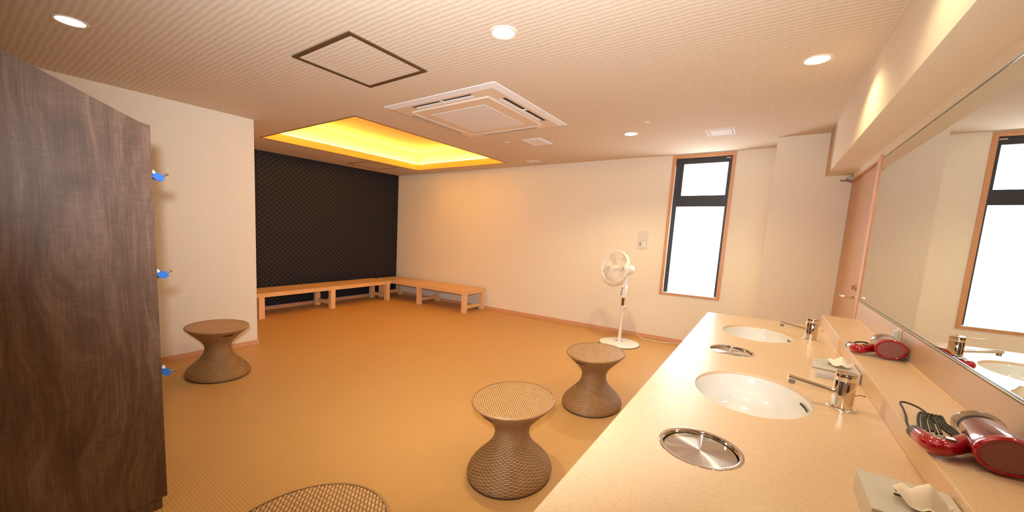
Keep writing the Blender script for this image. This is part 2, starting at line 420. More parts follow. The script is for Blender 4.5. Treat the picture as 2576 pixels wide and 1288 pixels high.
MB().box(-1.033, -0.434, YF - 0.010, fy0, 0.6501, 0.656).build('window_sill', 'white_metal', win)
MB().box(-1.0329, -1.0305, YF + 0.005, fy0, 0.656, 2.30).build('window_reveal', 'white_metal', win)
MB().box(-0.50, -0.452, fy0 - 0.012, fy0, 2.362, 2.372, 0.002).build('window_latch', 'white_metal', win)

# door in the right wall
dr = struct(MB().box(XM + 0.012, XM + 0.05, 4.085, 5.402, 0.01, 1.950).build('door_1', 'door_wood'))
fm = MB(); fm.box(XM - 0.012, XM + 0.06, 3.985, 4.083, 0, DZ + 0.018); fm.box(XM - 0.006, XM + 0.06, 4.083, YC - 0.001, 1.952, DZ + 0.010)
fm.build('door_frame', 'oak_trim', dr)
h = MB(); h.tube([(XM + 0.012, 4.185, 0.982), (XM - 0.002, 4.185, 0.982)], 0.024, 20, ky=1.3)
h.tube([(XM, 4.185, 0.982), (XM - 0.052, 4.185, 0.981), (XM - 0.06, 4.20, 0.980), (XM - 0.06, 4.40, 0.975)], 0.0085, 10)
h.build('door_handle', 'chrome', dr, smooth=True)
h = MB(); h.tube([(XM + 0.012, 4.25, 1.050), (XM - 0.006, 4.25, 1.050)], 0.022, 20, ky=1.3); h.box(XM - 0.020, XM - 0.006, 4.243, 4.257, 1.034, 1.066)
h.build('door_lock', 'chrome', dr, smooth=True)
h = MB(); h.box(XM - 0.035, XM + 0.008, 5.25, 5.38, 1.962, 1.992, 0.003); h.tube([(XM - 0.02, 5.27, 1.96), (XM - 0.075, 5.32, 1.966), (XM - 0.02, 5.38, 1.97)], 0.006, 8)
h.build('door_closer', 'grey_metal', dr)

# ------------------------------------------------------------------ ceiling fittings
def hatch(x0, x1, y0, y1, wx, wy, label, mat):
    th = thing('ceiling_hatch', label, 'access hatch', ((x0 + x1) / 2, (y0 + y1) / 2, ZC))
    f = MB(); X, Y = (x1 - x0) / 2, (y1 - y0) / 2; z0, z1 = -0.008, 0.0
    f.box(-X, -X + wx, -Y, Y, z0, z1); f.box(X - wx, X, -Y, Y, z0, z1); f.box(-X + wx, X - wx, -Y, -Y + wy, z0, z1); f.box(-X + wx, X - wx, Y - wy, Y, z0, z1)
    f.build('frame', mat, th)
    MB().box(-X + wx + .004, X - wx - .004, -Y + wy + .004, Y - wy - .004, -0.005, 0).build('panel', 'ceiling', th)
hatch(-2.535, -1.948, 1.500, 2.163, 0.026, 0.032, 'square ceiling access hatch with a dark bronze frame, nearest the camera', 'bronze')
hatch(-5.80, -5.255, 4.45, 5.16, 0.018, 0.022, 'thin-framed ceiling hatch between the glowing recess and the dark wall', 'thin_frame')

# cassette air conditioner
acx, acy = -2.2485, 3.244
ac = thing('air_conditioner', 'square white ceiling cassette air conditioner with four louvres and a grey intake', 'air conditioner', (acx, acy, ZC))
HX, HY = 0.5875, 0.677
b = MB(); zb = -0.020
def frame_slope(mb, X, Y, x, y, za, zb_):
    v = [(-X, -Y, za), (X, -Y, za), (X, Y, za), (-X, Y, za), (-x, -y, zb_), (x, -y, zb_), (x, y, zb_), (-x, y, zb_)]
    mb.add(v, [(0, 1, 5, 4), (1, 2, 6, 5), (2, 3, 7, 6), (3, 0, 4, 7)])
def rect(mb, x0, x1, y0, y1, z): mb.add([(x0, y0, z), (x1, y0, z), (x1, y1, z), (x0, y1, z)], [(0, 1, 2, 3)])
frame_slope(b, HX, HY, HX - 0.004, HY - 0.004, 0, -0.006)
frame_slope(b, HX - 0.004, HY - 0.004, HX - 0.055, HY - 0.062, -0.006, zb)
b.build('outer_rim', 'vent_white', ac)
b = MB()
ix, iy = HX - 0.082, HY - 0.090; gx, gy = HX - 0.150, HY - 0.165; sx, sy = 0.315, 0.378; px_, py_ = HX - 0.178, HY - 0.195
frame_slope(b, HX - 0.055, HY - 0.062, ix, iy, zb, zb)
frame_slope(b, gx, gy, px_, py_, zb, zb)
for s in (-1, 1):
    for t_ in (-1, 1):
        rect(b, *sorted((t_ * sx, t_ * ix)), *sorted((s * gy, s * iy)), zb)
        rect(b, *sorted((s * gx, s * ix)), *sorted((t_ * sy, t_ * gy)), zb)
b.build('panel_frame', 'panel_white', ac)
tr = MB()
for s in (-1, 1):
    tr.box(-sx - 0.004, sx + 0.004, *sorted((s * (iy + 0.004), s * (gy - 0.004))), -0.006, -0.002)
    tr.box(*sorted((s * (ix + 0.004), s * (gx - 0.004))), -sy - 0.004, sy + 0.004, -0.006, -0.002)
tr.build('outlet_slot', 'slot_dark', ac)
def blade(u0, u1, L, swap, zi, zo):
    v = [(-L, u0, zi), (L, u0, zi), (L, u1, zo), (-L, u1, zo), (-L, u0, zi + .004), (L, u0, zi + .004), (L, u1, zo + .004), (-L, u1, zo + .004)]
    if swap: v = [(y_, x_, z_) for x_, y_, z_ in v]
    MB().add(v, [(0, 1, 2, 3), (4, 7, 6, 5), (0, 4, 5, 1), (3, 2, 6, 7), (0, 3, 7, 4), (1, 5, 6, 2)]).build('louvre', 'vent_white', ac)
blade(-gy, -gy - 0.026, sx - .004, False, zb - .002, zb + .006)
blade(gy, gy + 0.062, sx - .004, False, zb - .003, zb + .001)
blade(gx, gx + 0.022, sy - .004, True, zb - .002, zb + .006)
blade(-gx, -gx - 0.056, sy - .004, True, zb - .003, zb + .001)
for s in (-1, 1):
    MB().box(-0.007, 0.007, *sorted((s * gy, s * iy)), zb, zb + 0.010).build('louvre_bracket', 'vent_white', ac)
    MB().box(*sorted((s * gx, s * ix)), -0.007, 0.007, zb, zb + 0.010).build('louvre_bracket', 'vent_white', ac)
g = MB(); g.box(-px_, px_, -py_, py_, zb - 0.009, -0.003, 0.003); go = g.build('intake_panel', 'panel_white', ac)
ring(MB(), -px_ + 0.004, px_ - 0.004, -py_ + 0.004, py_ - 0.004, zb - 0.0115, zb - 0.0088, 0.004).build('panel_edge', 'vent_white', go)
g = MB(); g.box(-0.300, 0.285, -0.340, 0.372, zb - 0.012, zb - 0.0085); g.build('intake_grille', 'panel_grey', go)

def vent(x0, x1, y0, y1, label):
    th = thing('ceiling_vent', label, 'vent', ((x0 + x1) / 2, (y0 + y1) / 2, ZC)); X, Y = (x1 - x0) / 2, (y1 - y0) / 2
    f = MB(); frame_slope(f, X, Y, X - 0.02, Y - 0.025, 0, -0.012); frame_slope(f, X - 0.02, Y - 0.025, X - 0.035, Y - 0.045, -0.012, -0.002)
    f.build('frame', 'vent_white', th)
    MB().box(-X + 0.04, X - 0.04, -Y + 0.05, Y - 0.05, -0.010, 0, 0.003).build('cover', 'panel_grey' if X > .1 else 'vent_white', th)
vent(-2.36, -2.12, 4.28, 4.63, 'square white ceiling vent just beyond the air conditioner')
vent(-2.96, -2.78, 5.52, 5.70, 'small pale vent in the ceiling close to the far wall')
vent(-0.605, -0.346, 4.75, 5.06, 'white rectangular ceiling vent in front of the window')
for (x, y), lb in (((-2.571, 4.319), 'tiny yellowish sensor disc between the air conditioner and the glowing recess'), ((-1.005, 4.207), 'tiny pale sensor disc beside the farthest downlight')):
    o = MB().lathe([(0.0, -0.008), (0.018, -0.008), (0.022, 0.0)], 20, kx=1.25, ky=1.45).build('ceiling_sensor', 'panel_white', None, loc=(x, y, ZC)); o['label'] = lb; o['category'] = 'sensor'
# downlights
labs = ['round ceiling downlight above the dark wood locker', 'round ceiling downlight between the bronze-framed hatch and the vanity side, top centre',
        'round ceiling downlight nearest the soffit over the vanity', 'small far downlight left of the rectangular vent',
        'round downlight over the middle of the vanity, beyond the top edge', 'unseen round downlight added behind the camera in the room centre', 'round downlight over the near end of the vanity, above the camera']
dl = None
for (x, y), lb in zip(DOWN, labs):
    if dl is None:
        dl = thing('downlight', lb, 'ceiling light', (x, y, ZC), 'round downlights in the ceiling')
        MB().lathe([(0.046, 0.0), (0.046, -0.004), (0.054, -0.006), (0.058, 0.0)], 40, kx=SX, ky=SY).build('trim_ring', 'panel_white', dl, smooth=True)
        MB().lathe([(0.0001, -0.003), (0.0465, -0.002)], 40, kx=SX, ky=SY).build('lamp', 'bulb', dl)
    else: copy_thing(dl, (x, y, ZC), lb)

# ------------------------------------------------------------------ locker bank
LX, LYF, LYB = -2.09, 0.585, -0.22
lk = thing('locker_cabinet', 'tall dark walnut locker cabinet with a sloping top', 'locker', (LX, LYF, 0))
def lp(mb, name, mat, **k): return mb.xf(lambda v: v - Vector((LX, LYF, 0))).build(name, mat, lk, **k)
zs = lambda y: 1.748 + (0.548 - y) * 0.40
prof = [(LYF, 0.056), (LYF, 1.742), (0.548, 1.748), (LYB, zs(LYB)), (LYB, 0.056)]
lp(MB().prism(prof, 'x', LX - 0.025, LX), 'end_panel', 'walnut')
prof2 = [(LYF - 0.022, 0.056), (LYF - 0.022, 1.742), (LYB, zs(LYB) - 0.012), (LYB, 0.056)]
lp(MB().prism(prof2, 'x', LX - 1.85, LX - 0.0255), 'body', 'walnut')
lp(MB().box(LX - 1.85, LX - 0.006, LYB, LYF - 0.02, 0, 0.0555), 'plinth', 'walnut')
for cx in range(4):
    for cz in range(4):
        x1 = LX - 0.030 - cx * 0.455; z0 = 0.065 + cz * 0.418
        d = lp(MB().box(x1 - 0.447, x1, LYF - 0.021, LYF - 0.002, z0, z0 + 0.410, 0.002), 'door', 'walnut')
        MB().box(x1 - 0.055 - LX, x1 - 0.035 - LX, -0.002, 0.004, z0 + 0.24, z0 + 0.27).build('lock', 'grey_metal', d)
def key_tag(z, label, tilt, first=[None]):
    th = thing('locker_key', label, 'key', (LX - 0.05, LYF + 0.004, z), 'blue-tagged locker keys')
    def rot(v):
        c_, s_ = math.cos(tilt), math.sin(tilt); y = v.y; zz = v.z
        return Vector((v.x, y * c_ - zz * s_, y * s_ + zz * c_))
    # key stub in the lock, tag body, white eyelet, coil band
    MB().tube([(0, -0.003, -0.012), (0, 0.016, -0.012)], 0.006, 10).build('key_shank', 'dark_rubber', th)
    poly = [(0.006, 0.010), (0.018, 0.016), (0.040, 0.013), (0.052, 0.004), (0.055, -0.008), (0.042, -0.019), (0.024, -0.017), (0.008, -0.005)]
    g = MB().prism(poly, 'x', -0.006, 0.006); g.xf(rot).build('tag', 'blue', th)
    g = MB().prism([(0.004, 0.010), (0.004, 0.022), (0.012, 0.024), (0.020, 0.014), (0.012, 0.008)], 'x', -0.0035, 0.0075); g.xf(rot).build('eyelet', 'white_tag', th)
    g = MB().tube(catmull([(0, 0.044, 0.004), (0, 0.056, 0.012), (0, 0.064, 0.017), (0, 0.070, 0.015)], 4), 0.005, 8); g.xf(rot).build('wrist_band', 'grey_metal', th, smooth=True)
key_tag(1.540, 'blue locker key tag, topmost on the locker front', -0.10)
key_tag(1.103, 'blue locker key tag, middle one on the locker front', -0.05)
key_tag(0.660, 'blue locker key tag, lowest one on the locker front', -0.55)

# ------------------------------------------------------------------ benches
def bench(name, label, L, W, H, legs, lw, lengthwise, seams):
    """built along local x; origin at the floor, left-back corner (y grows to the back)"""
    th = thing(name, label, 'bench', (0, 0, 0), 'pale wooden benches in the corner')
    mL, mC = ('bench_wood_x', 'bench_wood_y') if lengthwise else ('bench_wood_y', 'bench_wood_x')
    T = 0.018; n = 4; sw = (W) / n
    for i in range(n):
        MB().box(seams, L - seams, i * sw + 0.0015, (i + 1) * sw - 0.0015, H - T, H, 0.002).build('slat', mL, th)
    for x0 in (0, L - seams + 0.002):
        MB().box(x0, x0 + seams - 0.002, 0, W, H - T, H, 0.002).build('end_board', mC, th)
    a = MB(); a.box(0, L, 0.0, 0.03, H - 0.062, H - T - 0.0005, 0.002); a.build('apron', mL, th)
    a = MB(); a.box(0, L, W - 0.03, W, H - 0.062, H - T - 0.0005, 0.002); a.build('apron', mL, th)
    for x in (0.0, L - 0.028):
        MB().box(x, x + 0.028, 0.031, W - 0.031, H - 0.062, H - T - 0.0005, 0.002).build('end_rail', mC, th)
    for x in legs:
        for y in (0.004, W - 0.074):
            MB().box(x - lw / 2, x + lw / 2, y if y > .1 else 0.031 * 0 + 0.0, y + 0.07, 0, H - 0.0625, 0.003).build('leg', 'bench_wood_z', th)
        MB().box(x - 0.018, x + 0.018, 0.075, W - 0.075, 0.062, 0.118, 0.002).build('stretcher', mC, th)
    return th
BX0, BX1 = -5.955, -3.795
bb = bench('wooden_bench', 'pale pine bench along the plain far wall', BX1 - BX0, 0.60, 0.370, [0.085, 1.10, BX1 - BX0 - 0.045], 0.075, True, 0.11)
bb.location = (BX0, 5.335, 0)
AY0, AY1 = 2.66, 5.27
ba = bench('wooden_bench', 'pale pine bench along the dark patterned wall', AY1 - AY0, 0.50, 0.370, [0.11, 1.31, AY1 - AY0 - 0.07], 0.085, False, 0.14)
for ch in ba.children:
    for v in ch.data.vertices: v.co = (-v.co.y, v.co.x, v.co.z)
    ch.data.flip_normals()
ba.location = (-5.49, AY0, 0)

# ------------------------------------------------------------------ woven stools (unit plan radius, scaled per stool)
H = 0.437
prof = [(0.93, 0), (1.0, .005), (1.03, .018), (1.02, .036), (.95, .064), (.83, .094), (.70, .124), (.58, .154), (.49, .184), (.435, .214), (.415, .244), (.435, .272), (.495, .300), (.60, .330), (.725, .360), (.85, .389), (.93, .409), (.978, .424), (0.998, .430)]
pc = catmull([(r, 0, z) for r, z in prof], 4)
pc = [(p.x, p.z) for p in pc]
st = thing('woven_stool', '', 'stool', (0, 0, 0), 'hourglass rattan stools')
def stool_side():
    n = 96; vs = []; fs = []; uvs = []; L = [0.0]
    for i in range(1, len(pc)): L.append(L[-1] + math.hypot((pc[i][0] - pc[i - 1][0]) * 0.2, pc[i][1] - pc[i - 1][1]))
    for j, (r, z) in enumerate(pc):
        for i in range(n + 1):
            a = 2 * PI * i / n; vs.append((r * math.cos(a), r * math.sin(a), z)); uvs.append((i / n * 56, L[j] / 0.0078))
    for j in range(len(pc) - 1):
        for i in range(n):
            q = j * (n + 1) + i
            # hand slot below the rim
            a = 2 * PI * (i + 0.5) / n
            fs.append((q, q + 1, q + n + 2, q + n + 1))
    me = bpy.data.meshes.new('woven_side'); me.from_pydata(vs, [], fs); me.materials.append(M['rattan_side'])
    ul = me.uv_layers.new(name='UVMap')
    for lp_ in me.loops: ul.data[lp_.index].uv = uvs[lp_.vertex_index]
    me.shade_smooth()
    o = bpy.data.objects.new('woven_side', me); C.objects.link(o); o.parent = st
stool_side()
MB().lathe([(0.0001, 0.4365), (0.5, 0.4368), (0.90, 0.4366), (0.955, 0.4362)], 72).build('seat', 'rattan_top', st, smooth=True)
rim = []
for i in range(9):
    a = -PI * 0.55 + i / 8 * PI * 1.15; rim.append((0.968 + 0.036 * math.cos(a), 0.4300 + 0.0085 * math.sin(a)))
MB().lathe(rim, 72).build('seat_rim', 'rattan_rim', st, smooth=True)
MB().lathe([(0.91, 0.0), (1.005, 0.0), (1.02, 0.004), (1.015, 0.010)], 72).build('foot_ring', 'dark_rubber', st, smooth=True)
def slot(ang):
    s = MB(); pts = []
    for i in range(11):
        a = ang + (i / 10 - 0.5) * 0.52; pts.append((0.70 * math.cos(a), 0.70 * math.sin(a), 0.3905 - 0.0))
    th = []
    for i, p in enumerate(pts):
        k_ = math.sin(PI * i / 10) ** 0.5 * 0.008 + 0.0005
        a = ang + (i / 10 - 0.5) * 0.52
        for dz in (k_, -k_): rr = 0.862 + dz * 4.2; th.append((rr * math.cos(a), rr * math.sin(a), 0.3885 + dz))
    s.add(th, [(2 * i, 2 * i + 1, 2 * i + 3, 2 * i + 2) for i in range(10)])
    return s
slot(math.radians(-100)).build('hand_slot', 'slot_dark', st); slot(math.radians(80)).build('hand_slot', 'slot_dark', st)
stools = [((-1.017, 1.944), (0.212, 0.284), 'woven rattan stool closest to the worktop edge, front centre of the room'),
          ((-0.984, 3.223), (0.211, 0.303), 'woven rattan stool in front of the white fan base'),
          ((-3.723, 1.473), (0.261, 0.251), 'woven rattan stool by the left wall beyond the locker'),
          ((-0.977, 0.593), (0.232, 0.298), 'rattan stool of which only the seat shows at the bottom edge')]
for i, ((x, y), s, lb) in enumerate(stools):
    if i == 0: st.location = (x, y, 0); st.scale = (*s, 1); st['label'] = lb
    else:
        cp = copy_thing(st, (x, y, 0), lb, (*s, 1))
        if i == 2:      # this one is turned so that a hand slot shows on its right
            for ch in cp.children:
                if ch.name.startswith('hand_slot'):
                    ch.data = ch.data.copy(); ch.data.transform(Matrix.Rotation(math.radians(100), 4, 'Z'))

# ------------------------------------------------------------------ vanity: worktop, shelf, basins, taps, bin lids
SINKS = [(0.008, 1.891), (0.008, 3.177)]; BINS = [(-0.086, 1.263), (-0.090, 2.543)]
def plate_with_holes(x0, x1, y0, y1, z0, z1, holes, name, mat):
    cu = bpy.data.curves.new(name, 'CURVE'); cu.dimensions = '2D'; cu.fill_mode = 'BOTH'; cu.extrude = (z1 - z0) / 2; cu.bevel_depth = 0.0
    sp = cu.splines.new('POLY'); sp.points.add(3); sp.use_cyclic_u = True
    for p, (x, y) in zip(sp.points, ((x0, y0), (x1, y0), (x1, y1), (x0, y1))): p.co = (x, y, 0, 1)
    for (hx, hy, rx, ry) in holes:
        sp = cu.splines.new('POLY'); sp.points.add(71); sp.use_cyclic_u = True
        for i, p in enumerate(sp.points):
            a = 2 * PI * i / 72; p.co = (hx + rx * math.cos(a), hy + ry * math.sin(a), 0, 1)
    o = bpy.data.objects.new(name, cu); C.objects.link(o)
    dg = bpy.context.evaluated_depsgraph_get(); me = bpy.data.meshes.new_from_object(o.evaluated_get(dg))
    bpy.data.objects.remove(o); me.transform(Matrix.Translation((0, 0, (z0 + z1) / 2)))
    me.materials.clear(); me.materials.append(M[mat])
    for f in me.polygons: f.material_index = 0
    ob = bpy.data.objects.new(name, me); C.objects.link(ob); return ob
holes = [(x, y, 0.179, 0.268) for x, y in SINKS] + [(x, y, 0.094, 0.110) for x, y in BINS]
wt = plate_with_holes(XK, XH - 0.0005, -1.6, YK, ZK - 0.035, ZK, holes, 'worktop', 'worktop')
wt['label'] = 'long beige speckled vanity worktop with oval cutouts'; wt['category'] = 'countertop'
vb = thing('vanity_cabinet', 'beige cabinet carrying the worktop, set back under it', 'cabinet', (0, 0, 0))
MB().box(-0.26, -0.235, -1.58, YK - 0.02, 0.08, ZK - 0.036).build('front_panel', 'backsplash', vb)
MB().box(-0.235, XH - 0.01, YK - 0.045, YK - 0.02, 0.08, ZK - 0.036).build('side_panel', 'backsplash', vb)
MB().box(-0.22, XH - 0.01, -1.58, YK - 0.03, 0.0, 0.0795).build('plinth', 'dark_rubber', vb)
sh = MB().box(XH, XM - 0.0125, -1.6, 3.915, ZK - 0.035, ZH, 0.003).build('display_shelf', 'worktop'); sh['label'] = 'raised narrow ledge at the back of the worktop under the mirror'; sh['category'] = 'shelf'
bs = thing('backsplash', 'beige panel between the ledge and the mirror', 'panel', (0, 0, 0))
MB().box(XM - 0.012, XM - 0.0005, -1.6, YM, ZH - 0.06, ZB - 0.012).build('panel', 'backsplash', bs)
MB().box(XM - 0.0165, XM - 0.0122, -1.6, 3.912, ZH + 0.0003, ZH + 0.005).build('caulk_line', 'caulk', bs)

# mirror
mi = thing('wall_mirror', 'wide frameless wall mirror above the ledge', 'mirror', (0, 0, 0))
MB().box(XM - 0.008, XM - 0.0006, -1.6, YM, ZB, ZT).build('glass', 'mirror', mi)
e = MB(); e.box(XM - 0.010, XM - 0.0006, -1.6, YM, ZB - 0.004, ZB - 0.0002); e.box(XM - 0.010, XM - 0.0006, -1.6, YM, ZT + 0.0002, ZT + 0.004)
e.build('edge', 'edge', mi)
e = MB(); e.box(XM - 0.011, XM - 0.0006, -1.6, YM, ZB - 0.008, ZB - 0.0042); e.box(XM - 0.010, XM - 0.0006, -1.6, 2.2, ZT + 0.0042, ZT + 0.008)
e.build('rim_bead', 'bevel', mi)

# basins
snk = None
for (x, y), lb in zip(SINKS, ('white oval undermount basin, the nearer of the two', 'white oval undermount basin at the far end of the worktop')):
    if snk is None:
        snk = thing('wash_basin', lb, 'sink', (x, y, ZK), 'oval basins in the worktop')
        P = [(0.995, -0.0352), (0.985, -0.040), (0.96, -0.06), (0.90, -0.095), (0.78, -0.128), (0.58, -0.150), (0.34, -0.160), (0.12, -0.164), (0.10, -0.166)]
        P = [(0.1795, -0.013), (0.1785, -0.016)] + [(p[0] * 0.179, p[1] + 0.018) for p in P]
        cm = catmull([(a, 0, b) for a, b in P], 3)
        MB().lathe([(q.x, q.z) for q in cm], 72, ky=0.268 / 0.179).build('bowl', 'ceramic', snk, smooth=True)
        MB().lathe([(0.0001, -0.146), (0.02, -0.1455), (0.022, -0.148)], 28, kx=SX, ky=SY).build('drain', 'chrome', snk, smooth=True)
        a = MB()
        for i in range(2):
            an = math.radians(12 + 9 * i)
        pts = [(0.170 * math.cos(math.radians(q)), 0.255 * math.sin(math.radians(q)), -0.034) for q in range(4, 28, 3)]
        a.add([(p[0] * f_, p[1] * f_, p[2] - d_) for p in pts for f_, d_ in ((1.0, -0.002), (0.985, 0.005))], [(2 * i, 2 * i + 1, 2 * i + 3, 2 * i + 2) for i in range(len(pts) - 1)])
        a.build('overflow_slot', 'slot_dark', snk)
    else: copy_thing(snk, (x, y, ZK), lb)

# taps
fa = thing('basin_tap', 'chrome single-lever tap beside the nearer basin', 'tap', (0.262, 1.925, ZK), 'chrome taps')
MB().lathe([(0.031, 0), (0.031, 0.004), (0.0285, 0.007), (0.026, 0.008)], 40, kx=SX, ky=SY, close=True).build('base_flange', 'chrome', fa, smooth=True)
MB().lathe([(0.0225, 0.007), (0.0225, 0.102), (0.0221, 0.1032), (0.0225, 0.1045), (0.0225, 0.126), (0.021, 0.130), (0.0001, 0.131)], 48, kx=SX, ky=SY).build('body', 'chrome', fa, smooth=True)
MB().tube([(-0.020, 0, 0.056), (-0.085, 0, 0.067), (-0.150, 0, 0.0785)], 0.0088, 16, ky=1.3).build('spout', 'chrome', fa, smooth=True)
MB().tube([(-0.138, 0, 0.072), (-0.138, 0, 0.056)], 0.0075, 14, kx=1.2, ky=1.4).build('aerator', 'grey_metal', fa, smooth=True)
MB().tube([(-0.02, 0, 0.124), (-0.090, 0, 0.1285)], 0.0032, 10, ky=1.3).build('lever', 'chrome', fa, smooth=True)
MB().tube([(0.026, 0, 0.052), (0.040, 0, 0.060), (0.054, 0.0, 0.058)], 0.0026, 8).build('pop_up_rod', 'chrome', fa, smooth=True)
copy_thing(fa, (0.262, 3.236, ZK), 'chrome single-lever tap beside the far basin')

# waste bin lids
bn = thing('bin_lid', 'round stainless waste lid set in the worktop, nearer one', 'bin lid', (BINS[0][0], BINS[0][1], ZK), 'steel waste lids in the worktop')
MB().lathe([(0.072, -0.012), (0.0725, -0.002), (0.0735, 0.0005), (0.079, 0.0022), (0.0815, 0.0012), (0.082, 0.0)], 64, kx=1.22, ky=1.44).build('rim', 'chrome', bn, smooth=True)
MB().lathe([(0.0001, -0.0085), (0.030, -0.0087), (0.0695, -0.0090)], 72, kx=1.22, ky=1.44).build('flap', 'turned', bn, smooth=True)
copy_thing(bn, (BINS[1][0], BINS[1][1], ZK), 'round stainless waste lid set in the worktop, between the two basins')

# tissue boxes
def tissue_box(x0, x1, y0, y1, hgt, label, tall):
    cx, cy = (x0 + x1) / 2, (y0 + y1) / 2; X, Y = (x1 - x0) / 2, (y1 - y0) / 2
    th = thing('tissue_box', label, 'tissue box', (cx, cy, ZK), 'flat tissue boxes on the worktop')
    MB().box(-X, X, -Y, Y, 0.0, hgt, 0.0015).build('box', 'box_grey', th)
    s = MB(); s.box(-0.024, 0.030, 0.004, 0.014, hgt, hgt + 0.0006); s.build('slot', 'slot_dark', th)
    # folded tissue: a creased sheet pulled out of the slot and flopping forward
    t = MB(); nu, nv = 30, 16; vs = []
    for j in range(nv + 1):
        v = j / nv
        for i in range(nu + 1):
            u = i / nu; a = u - 0.5; wd = 0.036 + 0.042 * math.sin(PI * min(v * 0.8 + 0.1, 1)) 
            crease = math.sin(u * 12 + 2 * v) * 0.0035 + math.sin(u * 27 + v * 9) * 0.0012 + abs(math.sin(u * 5 + 1.2 + v)) * 0.006
            x = 0.004 + a * wd + 0.008 * v
            y = 0.010 - 0.080 * v ** 1.2 * (1 - 0.35 * abs(a)) + crease * 0.6
            z = hgt + 0.0012 + tall * math.sin(PI * min(v, 0.93)) ** 0.7 * (1 - 2.6 * a * a) + crease * (0.3 + 0.7 * math.sin(PI * v))
            vs.append((x, y, max(z, hgt + 0.001)))
    fs = [(j * (nu + 1) + i, j * (nu + 1) + i + 1, (j + 1) * (nu + 1) + i + 1, (j + 1) * (nu + 1) + i) for j in range(nv) for i in range(nu)]
    t.add(vs, fs); t.build('tissue', 'tissue', th, smooth=True)
    return th
tissue_box(0.217, 0.357, 1.115, 1.295, 0.051, 'grey tissue box in the foreground, in front of the nearer tap', 0.040)
tissue_box(0.222, 0.357, 2.32, 2.52, 0.044, 'grey tissue box behind the nearer tap', 0.034)

# ------------------------------------------------------------------ hair dryers
def dryer(loc, label):
    th = thing('hair_dryer', label, 'hair dryer', loc, 'red hair dryers on the ledge')
    # local: origin on the ledge under the intake disc centre; barrel runs to +y, handle to -x
    r = 0.044; kx = 1.2
    def barrel(prof, name, mat, parent=th):
        g = MB().lathe(prof, 48); g.xf(lambda v: Vector((v.x * kx + 0.012 * (v.z / 0.22), v.z, v.y + r + 0.003 - 0.004 * (v.z / 0.22)))); return g.build(name, mat, parent, smooth=True)
    barrel([(0.036, -0.004), (0.040, -0.006), (0.0435, -0.002), (0.044, 0.006), (0.0425, 0.016)], 'intake_rim', 'red')
    barrel([(0.0001, -0.003), (0.020, -0.003), (0.0365, -0.0025)], 'intake_mesh', 'dryer_mesh')
    barrel([(0.0425, 0.014), (0.043, 0.03), (0.041, 0.07), (0.037, 0.12), (0.034, 0.165), (0.033, 0.180), (0.030, 0.182)], 'barrel', 'red_dark')
    barrel([(0.030, 0.176), (0.0315, 0.205), (0.029, 0.205), (0.028, 0.18)], 'nozzle', 'grey_plastic')
    barrel([(0.035, 0.185), (0.038, 0.205), (0.0385, 0.222), (0.0375, 0.222), (0.034, 0.19)], 'nozzle_collar', 'smoke')
    # folding handle: elliptical sections along a bent path
    path = [(-0.028, 0.092, 0.034), (-0.052, 0.064, 0.031), (-0.076, 0.034, 0.028), (-0.094, 0.022, 0.026), (-0.105, 0.040, 0.025), (-0.110, 0.080, 0.023), (-0.114, 0.125, 0.021)]
    rad = [0.021, 0.020, 0.019, 0.020, 0.0205, 0.019, 0.017]
    cm = catmull(path, 5); rr = [rad[min(int(i / 5), 6)] * (1 - (i % 5) / 5) + rad[min(int(i / 5) + 1, 6)] * ((i % 5) / 5) for i in range(len(cm))]
    hn = MB().tube(cm[:-4], rr[:-4], 18, 1.0, 1.15).build('handle', 'red', th, smooth=True)
    MB().tube(cm[-6:], rr[-6:-1] + [0.012], 16, 1.0, 1.15).build('handle_end', 'grey_plastic', th, smooth=True)
    MB().box(-0.086, -0.068, 0.024, 0.044, 0.044, 0.0495, 0.002).build('switch', 'amber', hn)
    return th
Zd = ZH + 0.0005
d1 = dryer((0.466, 1.433, Zd), 'red hair dryer with a coiled black cord, nearest the camera')
d2 = dryer((0.477, 2.595, Zd), 'red hair dryer farther along the ledge, lying against the wall')
def cord(parent, pts, r=0.0028, name='power_cord', mat='cord'):
    MB().tube(catmull(pts, 6), r, 8).build(name, mat, parent, smooth=True)
L = Vector((0.466, 1.433, Zd))
def w2(pts): return [(x - L.x, y - L.y, z - L.z) for x, y, z in pts]
cord(d1, w2([(0.345, 1.535, 0.880), (0.347, 1.60, 0.882), (0.356, 1.665, 0.884), (0.360, 1.72, 0.888), (0.362, 1.765, 0.890), (0.370, 1.785, 0.891), (0.384, 1.78, 0.891), (0.396, 1.75, 0.892), (0.402, 1.70, 0.893), (0.405, 1.64, 0.894), (0.415, 1.575, 0.890), (0.43, 1.53, 0.88)]))
for i in range(6):
    o = i * 0.007; s = i % 2
    cord(d1, w2([(0.362 + o, 1.57 - o * .4, 0.884 + .003 * s), (0.372 + o * .9, 1.635, 0.894 + .004 * s), (0.386 + o * .8, 1.685 - o, 0.897 + .002 * i), (0.396 + o * .6, 1.655 - o, 0.898), (0.404 + o * .6, 1.60, 0.892 + .002 * s), (0.424 + o * .4, 1.545 - o * .3, 0.882), (0.43 + o * .2, 1.51, 0.872)]), 0.0030)
cord(d1, w2([(0.350, 1.53, 0.872), (0.345, 1.56, 0.868), (0.350, 1.58, 0.866), (0.357, 1.56, 0.866)]), 0.003)
for i in range(3):
    o = i * 0.006
    cord(d2, [(-0.100, 0.130 - o, 0.030 + o * .5), (-0.085, 0.145 - o, 0.038), (-0.062, 0.135 - o, 0.040 + o * .3), (-0.040, 0.115 - o, 0.034)], 0.0032)
MB().tube([(-0.114, 0.12, 0.022), (-0.118, 0.145, 0.022), (-0.112, 0.160, 0.018)], 0.004, 8).build('plug_cord', 'cord', d2, smooth=True)
